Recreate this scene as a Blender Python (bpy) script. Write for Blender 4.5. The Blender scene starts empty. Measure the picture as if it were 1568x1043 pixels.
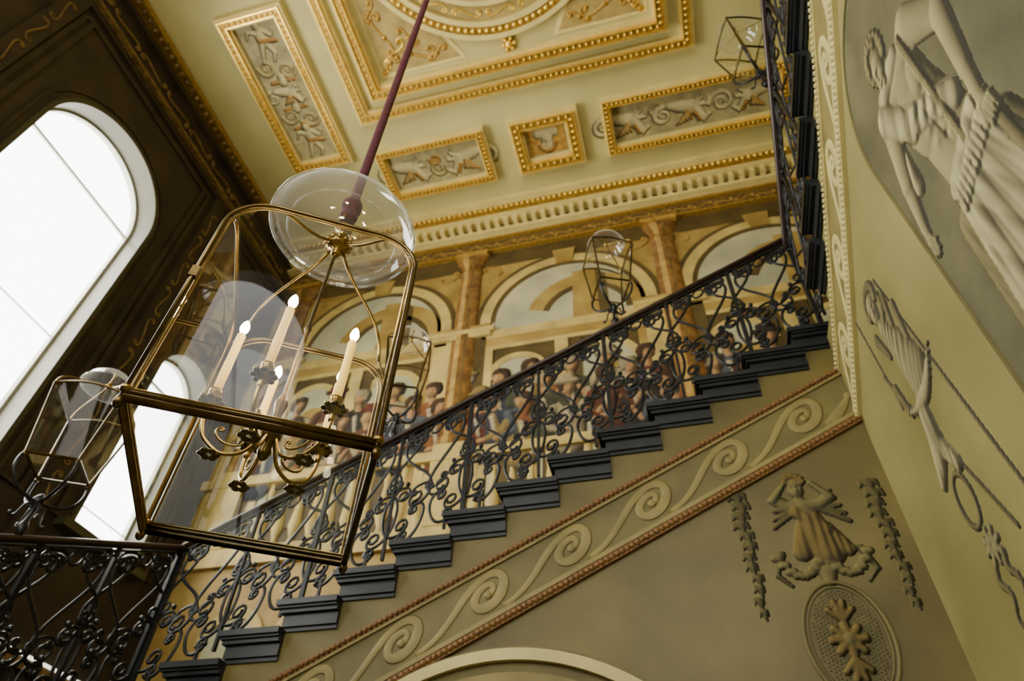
import bpy, math, random
import numpy as np
from math import pi, sin, cos, radians
random.seed(7); np.random.seed(7)
COL = bpy.context.scene.collection

# ------------------------------------------------------------------ materials
def mat(name, col, rough=.6, metal=0., nscale=6., namt=.18, bump=0., bscale=40., col2=None, spec=.4, emit=None, estr=0.):
    m = bpy.data.materials.new(name); m.use_nodes = True
    nt = m.node_tree; b = nt.nodes['Principled BSDF']
    tc = nt.nodes.new('ShaderNodeTexCoord')
    n = nt.nodes.new('ShaderNodeTexNoise'); n.inputs['Scale'].default_value = nscale; n.inputs['Detail'].default_value = 6
    nt.links.new(tc.outputs['Object'], n.inputs['Vector'])
    r = nt.nodes.new('ShaderNodeValToRGB')
    c2 = col2 if col2 else [min(1, c*(1+namt)) for c in col]
    c1 = [c*(1-namt) for c in col] if not col2 else col
    r.color_ramp.elements[0].position = .32; r.color_ramp.elements[1].position = .68
    r.color_ramp.elements[0].color = (*c1, 1); r.color_ramp.elements[1].color = (*c2, 1)
    nt.links.new(n.outputs['Fac'], r.inputs['Fac']); nt.links.new(r.outputs['Color'], b.inputs['Base Color'])
    b.inputs['Roughness'].default_value = rough; b.inputs['Metallic'].default_value = metal
    b.inputs['Specular IOR Level'].default_value = spec
    if bump > 0:
        n2 = nt.nodes.new('ShaderNodeTexNoise'); n2.inputs['Scale'].default_value = bscale; n2.inputs['Detail'].default_value = 4
        nt.links.new(tc.outputs['Object'], n2.inputs['Vector'])
        bp = nt.nodes.new('ShaderNodeBump'); bp.inputs['Strength'].default_value = bump; bp.inputs['Distance'].default_value = .01
        nt.links.new(n2.outputs['Fac'], bp.inputs['Height']); nt.links.new(bp.outputs['Normal'], b.inputs['Normal'])
    if emit:
        b.inputs['Emission Color'].default_value = (*emit, 1); b.inputs['Emission Strength'].default_value = estr
    return m

def vcol_mat(name, rough=.7, namt=.25, nscale=9.):
    m = bpy.data.materials.new(name); m.use_nodes = True
    nt = m.node_tree; b = nt.nodes['Principled BSDF']
    a = nt.nodes.new('ShaderNodeAttribute'); a.attribute_name = 'Col'
    tc = nt.nodes.new('ShaderNodeTexCoord')
    n = nt.nodes.new('ShaderNodeTexNoise'); n.inputs['Scale'].default_value = nscale; n.inputs['Detail'].default_value = 6
    nt.links.new(tc.outputs['Object'], n.inputs['Vector'])
    mr = nt.nodes.new('ShaderNodeMapRange'); mr.inputs['From Min'].default_value = .3; mr.inputs['From Max'].default_value = .7
    mr.inputs['To Min'].default_value = 1-namt; mr.inputs['To Max'].default_value = 1+namt*.6
    nt.links.new(n.outputs['Fac'], mr.inputs['Value'])
    v = nt.nodes.new('ShaderNodeVectorMath'); v.operation = 'SCALE'
    nt.links.new(a.outputs['Color'], v.inputs[0]); nt.links.new(mr.outputs['Result'], v.inputs['Scale'])
    nt.links.new(v.outputs['Vector'], b.inputs['Base Color'])
    b.inputs['Roughness'].default_value = rough; b.inputs['Specular IOR Level'].default_value = .25
    return m

def glass_mat(name, tint=(1, 1, 1), base=.05, edge=.75, rough=.02, milk=0., milk_e=0.):
    m = bpy.data.materials.new(name); m.use_nodes = True
    nt = m.node_tree; nt.nodes.remove(nt.nodes['Principled BSDF'])
    out = nt.nodes['Material Output']
    t = nt.nodes.new('ShaderNodeBsdfTransparent'); t.inputs['Color'].default_value = (*tint, 1)
    g = nt.nodes.new('ShaderNodeBsdfGlossy'); g.inputs['Roughness'].default_value = rough
    lw = nt.nodes.new('ShaderNodeLayerWeight'); lw.inputs['Blend'].default_value = .5
    p = nt.nodes.new('ShaderNodeMath'); p.operation = 'POWER'; p.inputs[1].default_value = 3.
    nt.links.new(lw.outputs['Facing'], p.inputs[0])
    ma = nt.nodes.new('ShaderNodeMath'); ma.operation = 'MULTIPLY_ADD'; ma.inputs[1].default_value = edge; ma.inputs[2].default_value = base
    nt.links.new(p.outputs[0], ma.inputs[0])
    mx = nt.nodes.new('ShaderNodeMixShader')
    nt.links.new(ma.outputs[0], mx.inputs[0]); nt.links.new(t.outputs[0], mx.inputs[1]); nt.links.new(g.outputs[0], mx.inputs[2])
    last = mx
    if milk > 0:
        tr = nt.nodes.new('ShaderNodeBsdfTranslucent'); tr.inputs['Color'].default_value = (.9, .92, .88, 1)
        df = nt.nodes.new('ShaderNodeBsdfDiffuse'); df.inputs['Color'].default_value = (.9, .92, .88, 1)
        ad = nt.nodes.new('ShaderNodeMixShader'); nt.links.new(tr.outputs[0], ad.inputs[1]); nt.links.new(df.outputs[0], ad.inputs[2])
        mb_ = nt.nodes.new('ShaderNodeMath'); mb_.operation = 'MULTIPLY_ADD'; mb_.inputs[1].default_value = milk_e; mb_.inputs[2].default_value = milk
        nt.links.new(p.outputs[0], mb_.inputs[0])
        m2 = nt.nodes.new('ShaderNodeMixShader'); nt.links.new(mb_.outputs[0], m2.inputs[0])
        nt.links.new(mx.outputs[0], m2.inputs[1]); nt.links.new(ad.outputs[0], m2.inputs[2]); last = m2
    nt.links.new(last.outputs[0], out.inputs['Surface'])
    return m

M = {}
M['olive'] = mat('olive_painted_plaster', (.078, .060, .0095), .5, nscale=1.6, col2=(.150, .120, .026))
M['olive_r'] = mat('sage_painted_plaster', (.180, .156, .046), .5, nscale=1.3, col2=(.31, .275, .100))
M['niche'] = mat('niche_grey_paint', (.062, .058, .026), .6, nscale=2.5, col2=(.15, .14, .068))
M['med'] = mat('medallion_ground_paint', (.060, .050, .014), .6, nscale=8, col2=(.105, .088, .028))
M['sage'] = mat('sage_ceiling_paint', (.50, .435, .165), .6, nscale=1.2, namt=.10)
M['sage_d'] = mat('grey_green_field_paint', (.22, .185, .080), .6, nscale=6, col2=(.40, .34, .15))
M['tan'] = mat('tan_field_paint', (.36, .26, .075), .6, nscale=7, namt=.2)
M['cream'] = mat('cream_moulding_paint', (.66, .53, .18), .5, nscale=5, namt=.1)
M['creamr'] = mat('cream_stringer_paint', (.50, .43, .17), .5, nscale=5, namt=.1)
M['beige'] = mat('beige_scroll_paint', (.205, .165, .050), .6, nscale=5, namt=.2)
M['bandbg'] = mat('band_ground_paint', (.118, .098, .026), .6, nscale=4, namt=.2)
M['gold'] = mat('gilded_bright', (.90, .58, .09), .3, .7, nscale=14, namt=.2)
M['goldd'] = mat('gilded_dark', (.38, .22, .03), .42, .5, nscale=30, namt=.4)
M['ochre'] = mat('ochre_arabesque_paint', (.40, .23, .04), .5, .1, nscale=20, namt=.3)
M['rope'] = mat('orange_rope_moulding_paint', (.15, .070, .012), .6, nscale=60, namt=.5)
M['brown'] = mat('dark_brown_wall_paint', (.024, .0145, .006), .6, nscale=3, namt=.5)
M['frieze'] = mat('brown_frieze_paint', (.065, .035, .008), .6, nscale=16, col2=(.21, .125, .028))
M['black'] = mat('black_painted_stone', (.011, .013, .015), .35, nscale=10, namt=.3)
M['iron'] = mat('wrought_iron', (.015, .016, .018), .34, .4, nscale=20, namt=.3)
M['rail'] = mat('dark_wood_handrail', (.025, .012, .007), .3, nscale=15, namt=.3)
M['brass'] = mat('aged_brass', (.36, .235, .068), .26, 1., nscale=18, namt=.3)
M['brass_d'] = mat('dark_bronze', (.12, .080, .028), .30, 1., nscale=18, namt=.35)
M['candle'] = mat('self_glow_candle_sleeve', (.85, .56, .14), .5, nscale=10, namt=.05, emit=(1, .58, .11), estr=1.)  # emission stands in for bulb light falling on the sleeves
M['bulb'] = mat('glowing_bulb', (1, .9, .7), .3, emit=(1, .88, .6), estr=90.)
M['velvet'] = mat('crimson_velvet', (.075, .010, .018), .8, nscale=60, namt=.4, bump=.4, bscale=200)
M['floor'] = mat('stone_floor', (.24, .20, .15), .4, nscale=2, namt=.2)
M['white'] = mat('white_sash_paint', (.35, .35, .28), .5, nscale=4, namt=.05)
M['reveal'] = mat('window_reveal_paint', (.042, .038, .014), .5, nscale=3, namt=.15)
M['led'] = mat('lit_trim', (1, .95, .8), .4, nscale=80, namt=.3, emit=(1, .93, .75), estr=2.)
M['sky'] = mat('painted_sky', (.30, .295, .19), .7, nscale=2, col2=(.50, .45, .25))
M['arch1'] = mat('painted_ochre_stone', (.24, .145, .028), .6, nscale=3, col2=(.40, .27, .070))
M['arch2'] = mat('painted_light_stone', (.48, .355, .110), .6, nscale=4, namt=.22)
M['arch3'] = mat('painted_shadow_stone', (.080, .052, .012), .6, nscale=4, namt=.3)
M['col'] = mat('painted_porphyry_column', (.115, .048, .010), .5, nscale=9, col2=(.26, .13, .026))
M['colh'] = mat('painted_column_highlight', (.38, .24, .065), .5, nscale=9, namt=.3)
M['vcol'] = vcol_mat('mural_figure_paint')
M['vstone'] = vcol_mat('grisaille_paint', .65, .16, 7)
M['glass'] = glass_mat('lantern_glass', (.97, .985, .975), .008, .55, .01)
M['bell'] = glass_mat('blown_glass', (.97, .98, .98), .07, .85, .05, .04, .45)
M['pane'] = glass_mat('window_glass', (.98, .99, 1), .03, .5)
M['dome'] = mat('painted_dome_blue', (.13, .15, .13), .6, nscale=8, col2=(.34, .34, .24))

# ------------------------------------------------------------------ mesh builder
class MB:
    def __init__(s): s.v = []; s.f = []; s.m = []; s.n = 0; s.mats = []; s.cols = []; s.sm = []
    def mi(s, k):
        if k not in s.mats: s.mats.append(k)
        return s.mats.index(k)
    def add(s, v, f, k, smooth=True, col=None):
        v = np.asarray(v, float).reshape(-1, 3); i = s.mi(k); o = s.n
        s.v.append(v); s.n += len(v)
        for q in f: s.f.append([a+o for a in q])
        s.m += [i]*len(f); s.sm += [smooth]*len(f)
        s.cols.append(np.ones((len(v), 3)) if col is None else np.asarray(col))
    def build(s, name, parent=None, loc=None, rotz=0.):
        me = bpy.data.meshes.new(name)
        V = np.vstack(s.v)
        me.from_pydata(V.tolist(), [], s.f)
        me.polygons.foreach_set('material_index', s.m)
        me.polygons.foreach_set('use_smooth', s.sm)
        for k in s.mats: me.materials.append(M[k])
        ca = me.color_attributes.new('Col', 'FLOAT_COLOR', 'POINT')
        C = np.ones((len(V), 4)); C[:, :3] = np.vstack(s.cols)
        ca.data.foreach_set('color', C.ravel())
        me.update()
        ob = bpy.data.objects.new(name, me); COL.objects.link(ob)
        if parent: ob.parent = parent
        if loc is not None: ob.location = loc
        ob.rotation_euler[2] = rotz
        return ob
def empty(name, loc=(0, 0, 0), rotz=0.):
    e = bpy.data.objects.new(name, None); COL.objects.link(e); e.location = loc; e.rotation_euler[2] = rotz
    e.empty_display_size = .1
    return e

def box(mb, x0, x1, y0, y1, z0, z1, k):
    v = [(x, y, z) for z in (z0, z1) for y in (y0, y1) for x in (x0, x1)]
    mb.add(v, [(0, 2, 3, 1), (4, 5, 7, 6), (0, 1, 5, 4), (2, 6, 7, 3), (0, 4, 6, 2), (1, 3, 7, 5)], k, False)
def sweep(mb, pts, w, k, t=None, normal=None, sides=6, closed=False, flat=False):
    pts = np.asarray(pts, float); n = len(pts)
    T = np.zeros_like(pts)
    if closed: T = np.roll(pts, -1, 0)-np.roll(pts, 1, 0)
    else: T[1:-1] = pts[2:]-pts[:-2]; T[0] = pts[1]-pts[0]; T[-1] = pts[-1]-pts[-2]
    T /= np.maximum(np.linalg.norm(T, axis=1, keepdims=True), 1e-9)
    if normal is not None: B = np.tile(np.asarray(normal, float), (n, 1)); B -= (B*T).sum(1, keepdims=True)*T; B /= np.maximum(np.linalg.norm(B, axis=1, keepdims=True), 1e-9)
    else:
        a = np.array([0, 0, 1.]) if abs(T[0][2]) < .9 else np.array([1., 0, 0])
        B = np.zeros_like(pts); b = a-a@T[0]*T[0]; b /= np.linalg.norm(b); B[0] = b
        for i in range(1, n):
            b = B[i-1]-B[i-1]@T[i]*T[i]; b /= max(np.linalg.norm(b), 1e-9); B[i] = b
    N = np.cross(T, B)
    w = np.broadcast_to(np.asarray(w, float), (n,)); t = w if t is None else np.broadcast_to(np.asarray(t, float), (n,))
    ang = np.arange(sides)*2*pi/sides + (pi/4 if sides == 4 else 0)
    q = 1.414 if sides == 4 else 1.
    V = pts[:, None, :] + q*(w[:, None, None]*N[:, None, :]*np.cos(ang)[None, :, None] + t[:, None, None]*B[:, None, :]*np.sin(ang)[None, :, None])
    F = []
    m = n if closed else n-1
    for i in range(m):
        j = (i+1) % n
        for a in range(sides):
            b = (a+1) % sides
            F.append((i*sides+a, i*sides+b, j*sides+b, j*sides+a))
    if not closed: F.append(tuple(range(sides))); F.append(tuple((n-1)*sides+a for a in range(sides)))
    mb.add(V, F, k, not (sides == 4))
def lathe(mb, prof, c, k, seg=24):
    prof = np.asarray(prof, float); n = len(prof); V = []
    for r, z in prof:
        for a in range(seg):
            th = 2*pi*a/seg; V.append((c[0]+r*cos(th), c[1]+r*sin(th), c[2]+z))
    F = [(i*seg+a, i*seg+(a+1) % seg, (i+1)*seg+(a+1) % seg, (i+1)*seg+a) for i in range(n-1) for a in range(seg)]
    mb.add(V, F, k)
def ell(mb, c, r, k, su=8, sv=6):
    V = []
    for i in range(sv+1):
        ph = pi*i/sv
        for a in range(su):
            th = 2*pi*a/su; V.append((c[0]+r[0]*sin(ph)*cos(th), c[1]+r[1]*sin(ph)*sin(th), c[2]+r[2]*cos(ph)))
    F = [(i*su+a, i*su+(a+1) % su, (i+1)*su+(a+1) % su, (i+1)*su+a) for i in range(sv) for a in range(su)]
    mb.add(V, F, k)
def prism(mb, poly, P, d0, d1, k):
    n = len(poly); V = [P(s, t, d0) for s, t in poly]+[P(s, t, d1) for s, t in poly]
    F = [tuple(range(n, 2*n))]+[(i, (i+1) % n, n+(i+1) % n, n+i) for i in range(n)]
    mb.add(V, F, k, False)
def ringseg(mb, c, r0, r1, a0, a1, P, d0, d1, k, n=32):
    th = np.linspace(a0, a1, n)
    V = []
    for a in th:
        for r in (r0, r1):
            for d in (d0, d1): V.append(P(c[0]+r*cos(a), c[1]+r*sin(a), d))
    F = []
    for i in range(n-1):
        o = i*4; p = o+4
        F += [(o+1, o+3, p+3, p+1), (o, o+1, p+1, p), (o+2, p+2, p+3, o+3)]
    F += [(0, 2, 3, 1), ((n-1)*4, (n-1)*4+1, (n-1)*4+3, (n-1)*4+2)]
    mb.add(V, F, k, False)
def archpoly(cx, hw, z0, zs, n=24):
    return [(cx-hw, z0), (cx+hw, z0)]+[(cx+hw*cos(a), zs+hw*sin(a)) for a in np.linspace(0, pi, n)]

XL, XR, YB, H, ZF, YF, XO = -5.3, 1.2, 5.6, 8.5, -1.6, -3.4, 3.15
YS = 3.6
def PB(s, t, d): return (s, YB-d, t)
def PL(s, t, d): return (XL+d, s, t)
def PR(s, t, d): return (XR-d, s, t)
def PS(s, t, d): return (s, YS-d, t)
def PC(s, t, d): return (s, t, H-d)

def wall_arches(mb, P, s0, s1, z0, z1, ops, k, kr, depth):
    def q(a, b, c, d): 
        if b-a > 1e-6 and d-c > 1e-6: mb.add([P(a, c, 0), P(b, c, 0), P(b, d, 0), P(a, d, 0)], [(0, 1, 2, 3)], k, False)
    s = s0
    for c, hw, zb, zs in sorted(ops):
        q(s, c-hw, z0, z1); q(c-hw, c+hw, z0, zb)
        n = 32; th = np.linspace(pi, 0, n+1)
        pts = [(c+hw*cos(a), zs+hw*sin(a)) for a in th]
        for i in range(n):
            (a, za), (b, zb2) = pts[i], pts[i+1]
            mb.add([P(a, za, 0), P(b, zb2, 0), P(b, z1, 0), P(a, z1, 0)], [(0, 1, 2, 3)], k, False)
        loop = [(c-hw, zb)]+pts+[(c+hw, zb)]
        for i in range(len(loop)):
            a = loop[i]; b = loop[(i+1) % len(loop)]
            mb.add([P(*a, 0), P(*b, 0), P(*b, -depth), P(*a, -depth)], [(0, 1, 2, 3)], kr, False)
        s = c+hw
    q(s, s1, z0, z1)

def scroll(kind, turns, center, ang, length, flip=1, p=3., c0=.06, n=56):
    t = np.linspace(-1, 1, n); K = turns*2*pi*(p+1)
    ka = K*np.abs(t)**p*(np.sign(t) if kind == 'S' else 1)+(c0*K if kind == 'C' else 0)
    dt = t[1]-t[0]; th = np.cumsum(ka)*dt; th -= th[n//2]
    x = np.cumsum(np.cos(th))*dt; y = np.cumsum(np.sin(th))*dt
    x -= (x.max()+x.min())/2; y -= (y.max()+y.min())/2
    if kind == 'S':
        q = int(n*.2); v = np.array([x[n-q]-x[q], y[n-q]-y[q]])
        a = math.atan2(v[1], v[0]); x, y = x*cos(-a)-y*sin(-a), x*sin(-a)+y*cos(-a)
    s = length/(x.max()-x.min()); x *= s; y *= s*flip
    x, y = x*cos(ang)-y*sin(ang), x*sin(ang)+y*cos(ang)
    return np.stack([x+center[0], y+center[1]], 1)
def sweep2(mb, pts, P, d, w, t, k, sides=6):
    P3 = np.array([P(a, b, d) for a, b in pts]); nrm = np.array(P(0, 0, 1.))-np.array(P(0, 0, 0.))
    sweep(mb, P3, w, k, t=t, normal=nrm, sides=sides)

def relief(mb, P, caps, bumps, res, k, folds=(), base=.0, hs=.12, ldir=(.55, .55), kk=1.):
    """figure painted on a wall: very low relief carrying the painter's modelling in its colours"""
    A = np.array([c[:7] for c in caps]); pad = .02
    x0 = min((A[:, 0]-A[:, 2]).min(), (A[:, 3]-A[:, 5]).min())-pad; x1 = max((A[:, 0]+A[:, 2]).max(), (A[:, 3]+A[:, 5]).max())+pad
    z0 = min((A[:, 1]-A[:, 2]).min(), (A[:, 4]-A[:, 5]).min())-pad; z1 = max((A[:, 1]+A[:, 2]).max(), (A[:, 4]+A[:, 5]).max())+pad
    nx = int((x1-x0)/res)+2; nz = int((z1-z0)/res)+2
    X, Z = np.meshgrid(x0+np.arange(nx)*res, z0+np.arange(nz)*res, indexing='ij')
    best = np.full(X.shape, -1e9); colr = np.zeros(X.shape+(3,)); idx = np.zeros(X.shape, int)
    for ci, c in enumerate(caps):
        ax, az, r1, bx, bz, r2, h, cl = c
        dx, dz = bx-ax, bz-az; L2 = dx*dx+dz*dz+1e-9
        t = np.clip(((X-ax)*dx+(Z-az)*dz)/L2, 0, 1)
        d = np.hypot(X-ax-t*dx, Z-az-t*dz); r = r1+(r2-r1)*t
        q = 1-(d/r)**2
        rr = np.minimum(r, .12)
        hh = np.where(q > 0, h+rr*.9*(np.sqrt(np.maximum(q, 0))-1), -1)
        hh = np.where(q > 0, np.maximum(hh, .002), -1)
        up = hh > best
        colr[up] = cl; idx[up] = ci; best = np.maximum(best, hh)
    mask = best > 0
    Hh = np.maximum(best, 0)
    for (bx, bz, sx, sz, a) in bumps:
        Hh = Hh+np.where(mask, a*np.exp(-((X-bx)/sx)**2-((Z-bz)/sz)**2), 0)
    for (ids, ang, fr, amp) in folds:
        sel = np.isin(idx, ids) & mask
        u = X*cos(ang)+Z*sin(ang); vv = -X*sin(ang)+Z*cos(ang)
        Hh = np.where(sel, Hh+amp*(np.abs(np.sin(u*fr*.5+1.5*np.sin(vv*5)+.9*np.sin(u*fr*.17+vv*3)))**1.4)*(.6+.4*np.sin(vv*11+u*7)), Hh)
    for _ in range(2):
        Hp = np.pad(Hh, 1, mode='edge'); Hh = np.where(mask, (Hp[1:-1, 1:-1]*2+Hp[:-2, 1:-1]+Hp[2:, 1:-1]+Hp[1:-1, :-2]+Hp[1:-1, 2:])/6, 0)
    gx, gz = np.gradient(Hh, res); gx = np.clip(gx, -2, 2); gz = np.clip(gz, -2, 2)
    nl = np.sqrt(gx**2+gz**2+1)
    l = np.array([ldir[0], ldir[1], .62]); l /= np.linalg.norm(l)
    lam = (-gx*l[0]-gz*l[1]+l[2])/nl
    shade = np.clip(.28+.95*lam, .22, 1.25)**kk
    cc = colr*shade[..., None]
    Hs = np.where(mask, np.maximum(Hh*hs, .001), -.003)+base
    n0 = np.array(P(0, 0, 0.)); ns = np.array(P(1, 0, 0.))-n0; ntt = np.array(P(0, 1, 0.))-n0; nd = np.array(P(0, 0, 1.))-n0
    V = n0+X[..., None]*ns+Z[..., None]*ntt+Hs[..., None]*nd
    m4 = mask[:-1, :-1] | mask[1:, :-1] | mask[:-1, 1:] | mask[1:, 1:]
    ii, jj = np.nonzero(m4)
    used = np.zeros(X.shape, bool)
    for a, b in ((0, 0), (1, 0), (0, 1), (1, 1)): used[ii+a, jj+b] = True
    num = np.full(X.shape, -1); num[used] = np.arange(used.sum())
    F = np.stack([num[ii, jj], num[ii+1, jj], num[ii+1, jj+1], num[ii, jj+1]], 1).tolist()
    src = cc.copy()
    for sh in ((1, 0), (-1, 0), (0, 1), (0, -1), (1, 1), (-1, -1)):
        rl = np.roll(src, sh, (0, 1)); z = cc.sum(-1) == 0; cc[z] = rl[z]
    mb.add(V[used], F, k, True, cc[used])

# ------------------------------------------------------------------ room shell
RISE, RUN, NX0, NZ0 = .164, .341, -3.08, 1.44
LZ = NZ0-RISE
RZ = NZ0+12*RISE
XF = -3.4
mb = MB(); box(mb, XL-.4, XO+.3, YF-.3, YB+.3, ZF-.1, ZF, 'floor'); mb.build('floor')
W1 = (2.44, .76, 2.75, 6.05); W2 = (4.62, .42, 3.0, 4.95); W0 = (-.9, .72, 2.75, 6.05)
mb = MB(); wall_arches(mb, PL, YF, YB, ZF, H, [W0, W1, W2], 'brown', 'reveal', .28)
mb.build('wall_left')
def window(name, W):
    c, hw, zb, zs = W; mb = MB()
    D = -.22
    loop = [(c-hw, zb), (c+hw, zb)]+[(c+hw*cos(a), zs+hw*sin(a)) for a in np.linspace(0, pi, 33)]
    sweep(mb, [PL(a, b, D) for a, b in loop], .03, 'white', t=.03, normal=(1, 0, 0), sides=4, closed=True)
    mb.add([PL(a, b, D) for a, b in loop], [tuple(range(len(loop)))], 'pane', False)
    sweep(mb, [PL(c-hw, zs, D), PL(c+hw, zs, D)], .014, 'white', t=.014, normal=(1, 0, 0), sides=4)
    for z in (zs-1.6,):
        if z > zb: sweep(mb, [PL(c-hw, z, D), PL(c+hw, z, D)], .006, 'white', t=.006, normal=(1, 0, 0), sides=4)
    def ring(r0, r1, d0, d1, k):
        ringseg(mb, (c, zs), r0, r1, 0, pi, PL, d0, d1, k, 40)
        for sg in (-1, 1):
            a, b = sorted((c+sg*r0, c+sg*r1)); prism(mb, [(a, zb), (b, zb), (b, zs), (a, zs)], PL, d0, d1, k)
    r = hw
    ring(r, r+.05, 0, .05, 'reveal'); ring(r+.05, r+.12, 0, .02, 'brown'); ring(r+.12, r+.15, 0, .035, 'brown')
    prism(mb, [(c-hw-.15, zb-.08), (c+hw+.15, zb-.08), (c+hw+.15, zb), (c-hw-.15, zb)], PL, 0, .12, 'reveal')
    return mb.build(name)
window('window_1', W1); window('window_2', W2); window('added_window_3', W0)  # the third window is out of view, added to let light in
mb = MB()
for y0, y1 in ((1.35, 3.5), (4.02, 5.25)):
    for o, dd in ((0, .03), (.1, .02)):
        pts = [(y0-o+.0, 3.0), (y1+o, 3.0), (y1+o, 7.45), (y0-o, 7.45)]
        sweep(mb, [PL(a, b, 0) for a, b in pts], .03, 'brown', t=dd, normal=(1, 0, 0), sides=4, closed=True)
for z, w, k in ((8.42, .09, 'goldd'), (8.2, .05, 'brown'), (7.75, .04, 'frieze'), (7.6, .03, 'brown')):
    box(mb, XL, XL+w*1.6, YF, YB, z-w/2, z+w/2, k)
for i in range(60):
    y = -1+i*.11
    ell(mb, (XL+.12, y, 8.3), (.035, .03, .04), 'frieze', 6, 4)
for i in range(12):
    sc = scroll('S', 1.2, (-.4+i*.5, 7.97), 0, .45, 1 if i % 2 else -1)
    sweep2(mb, sc, PL, .01, .018, .012, 'frieze', 5)
for y in (1.1, 3.8):
    box(mb, XL, XL+.05, y-.10, y+.10, 2., 7.6, 'brown')
    for j in range(9):
        sc = scroll('S', 1.2, (y, 7.1-j*.5), pi/2, .42, 1 if j % 2 else -1); sweep2(mb, sc, PL, .055, .012, .006, 'frieze', 5)
mb.build('trim_left_cornice')
mb = MB()
box(mb, XL, XL+.06, 1.5, YB-.02, 1.925, 1.95, 'led'); box(mb, XL, XL+.05, 1.5, YB-.02, 1.84, 1.925, 'frieze')
mb.build('trim_dado_left')

mb = MB(); mb.add([PB(XL, ZF, 0), PB(XO, ZF, 0), PB(XO, H, 0), PB(XL, H, 0)], [(0, 1, 2, 3)], 'arch1', False); mb.build('wall_back')
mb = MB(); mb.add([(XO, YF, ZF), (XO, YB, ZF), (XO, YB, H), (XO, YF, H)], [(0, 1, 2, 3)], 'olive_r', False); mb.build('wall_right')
mb = MB(); wall_arches(mb, lambda s, t, d: (s, YF+d, t), XL, XO, ZF, H, [(-2.2, .65, 2.2, 5.6), (.6, .65, 2.2, 5.6)], 'olive_r', 'reveal', .25); mb.build('wall_front')  # arched openings added behind the camera to admit light

# ------------------------------------------------------------------ ceiling
mb = MB()
box(mb, XL, XO, YF, YB, H, H+.1, 'sage')
def frame(x0, x1, y0, y1, wd, dp, field='sage_d'):
    def rect(o0, o1, d0, d1, k):
        for (a, b, c, d) in ((x0+o0, x1-o0, y0+o0, y0+o1), (x0+o0, x1-o0, y1-o1, y1-o0), (x0+o0, x0+o1, y0+o1, y1-o1), (x1-o1, x1-o0, y0+o1, y1-o1)):
            box(mb, a, b, c, d, H-d1, H-d0, k)
    rect(0, wd*.22, 0, dp*.8, 'cream'); rect(wd*.22, wd*.30, 0, dp, 'gold'); rect(wd*.30, wd*.72, 0, dp*.9, 'goldd'); rect(wd*.72, wd*.80, 0, dp, 'gold'); rect(wd*.8, wd, 0, dp*.6, 'cream')
    for o, r, z, el in ((wd*.51, wd*.17, dp*.9, 1.), (wd*.11, wd*.07, dp*.8, 1.), (wd*.9, wd*.07, dp*.6, 1.)):
        st = max(r*2.5, .035)
        for (ax, ay, bx, by) in ((x0+o, y0+o, x1-o, y0+o), (x0+o, y1-o, x1-o, y1-o), (x0+o, y0+o, x0+o, y1-o), (x1-o, y0+o, x1-o, y1-o)):
            L = math.hypot(bx-ax, by-ay); n = max(2, int(L/st))
            hx = abs(bx-ax) > abs(by-ay)
            for i in range(n):
                t = (i+.5)/n; ell(mb, (ax+(bx-ax)*t, ay+(by-ay)*t, H-z), (r*(.6 if hx else 1), r*(1 if hx else .6), r*.7), 'gold', 6, 4)
    if field: box(mb, x0+wd, x1-wd, y0+wd, y1-wd, H-.02, H-.001, field)
frame(-4.5, -3.6, 1.84, 4.02, .16, .13); frame(-4.5, -3.6, -1.5, 1.5, .16, .13)
frame(-3.28, -1.68, 3.95, 4.78, .14, .13); frame(-1.36, -.40, 3.95, 4.78, .2, .13); frame(-.10, 2.3, 3.95, 4.78, .14, .13)
frame(-3.28, 1.16, -.9, 3.55, .17, .12, field=None); frame(-2.98, .86, -.6, 3.25, .18, .22, field='sage')
CX, CY = -1.06, 1.28
for r0, r1, d, k in ((1.54, 1.60, .07, 'cream'), (1.44, 1.54, .06, 'goldd'), (1.38, 1.44, .08, 'cream'), (1.15, 1.20, .08, 'cream'), (1.20, 1.38, .03, 'tan'), (.72, .78, .06, 'gold')):
    ringseg(mb, (CX, CY), r0, r1, 0, 2*pi, PC, .02, d+.02, k, 72)
mb.add([PC(CX+1.3*cos(a), CY+1.3*sin(a), .03) for a in np.linspace(0, 2*pi, 48)[:-1]], [tuple(range(47))], 'dome', False)
for n, r, rr in ((110, 1.49, .035), (90, 1.41, .018), (48, 1.02, .05), (36, .75, .03)):
    for i in range(n):
        a = 2*pi*i/n; ell(mb, (CX+r*cos(a), CY+r*sin(a), H-.08 if n != 48 else H-.035), (rr, rr, .02), 'gold' if n != 48 else 'cream', 6, 4)
for i in range(20):
    a = 2*pi*i/20; sc = scroll('S', 1.2, (CX+1.29*cos(a), CY+1.29*sin(a)), a+pi/2, .34, 1 if i % 2 else -1, p=2.); sweep2(mb, sc, PC, .052, .013, .006, 'gold', 5)
for i in range(44):
    a = 2*pi*i/44+.06
    for r, q, k in ((.90, .05, 'sage'), (.82, .035, 'cream')): ell(mb, (CX+r*cos(a), CY+r*sin(a), H-.035), (q, q, .01), k, 7, 4)
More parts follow.
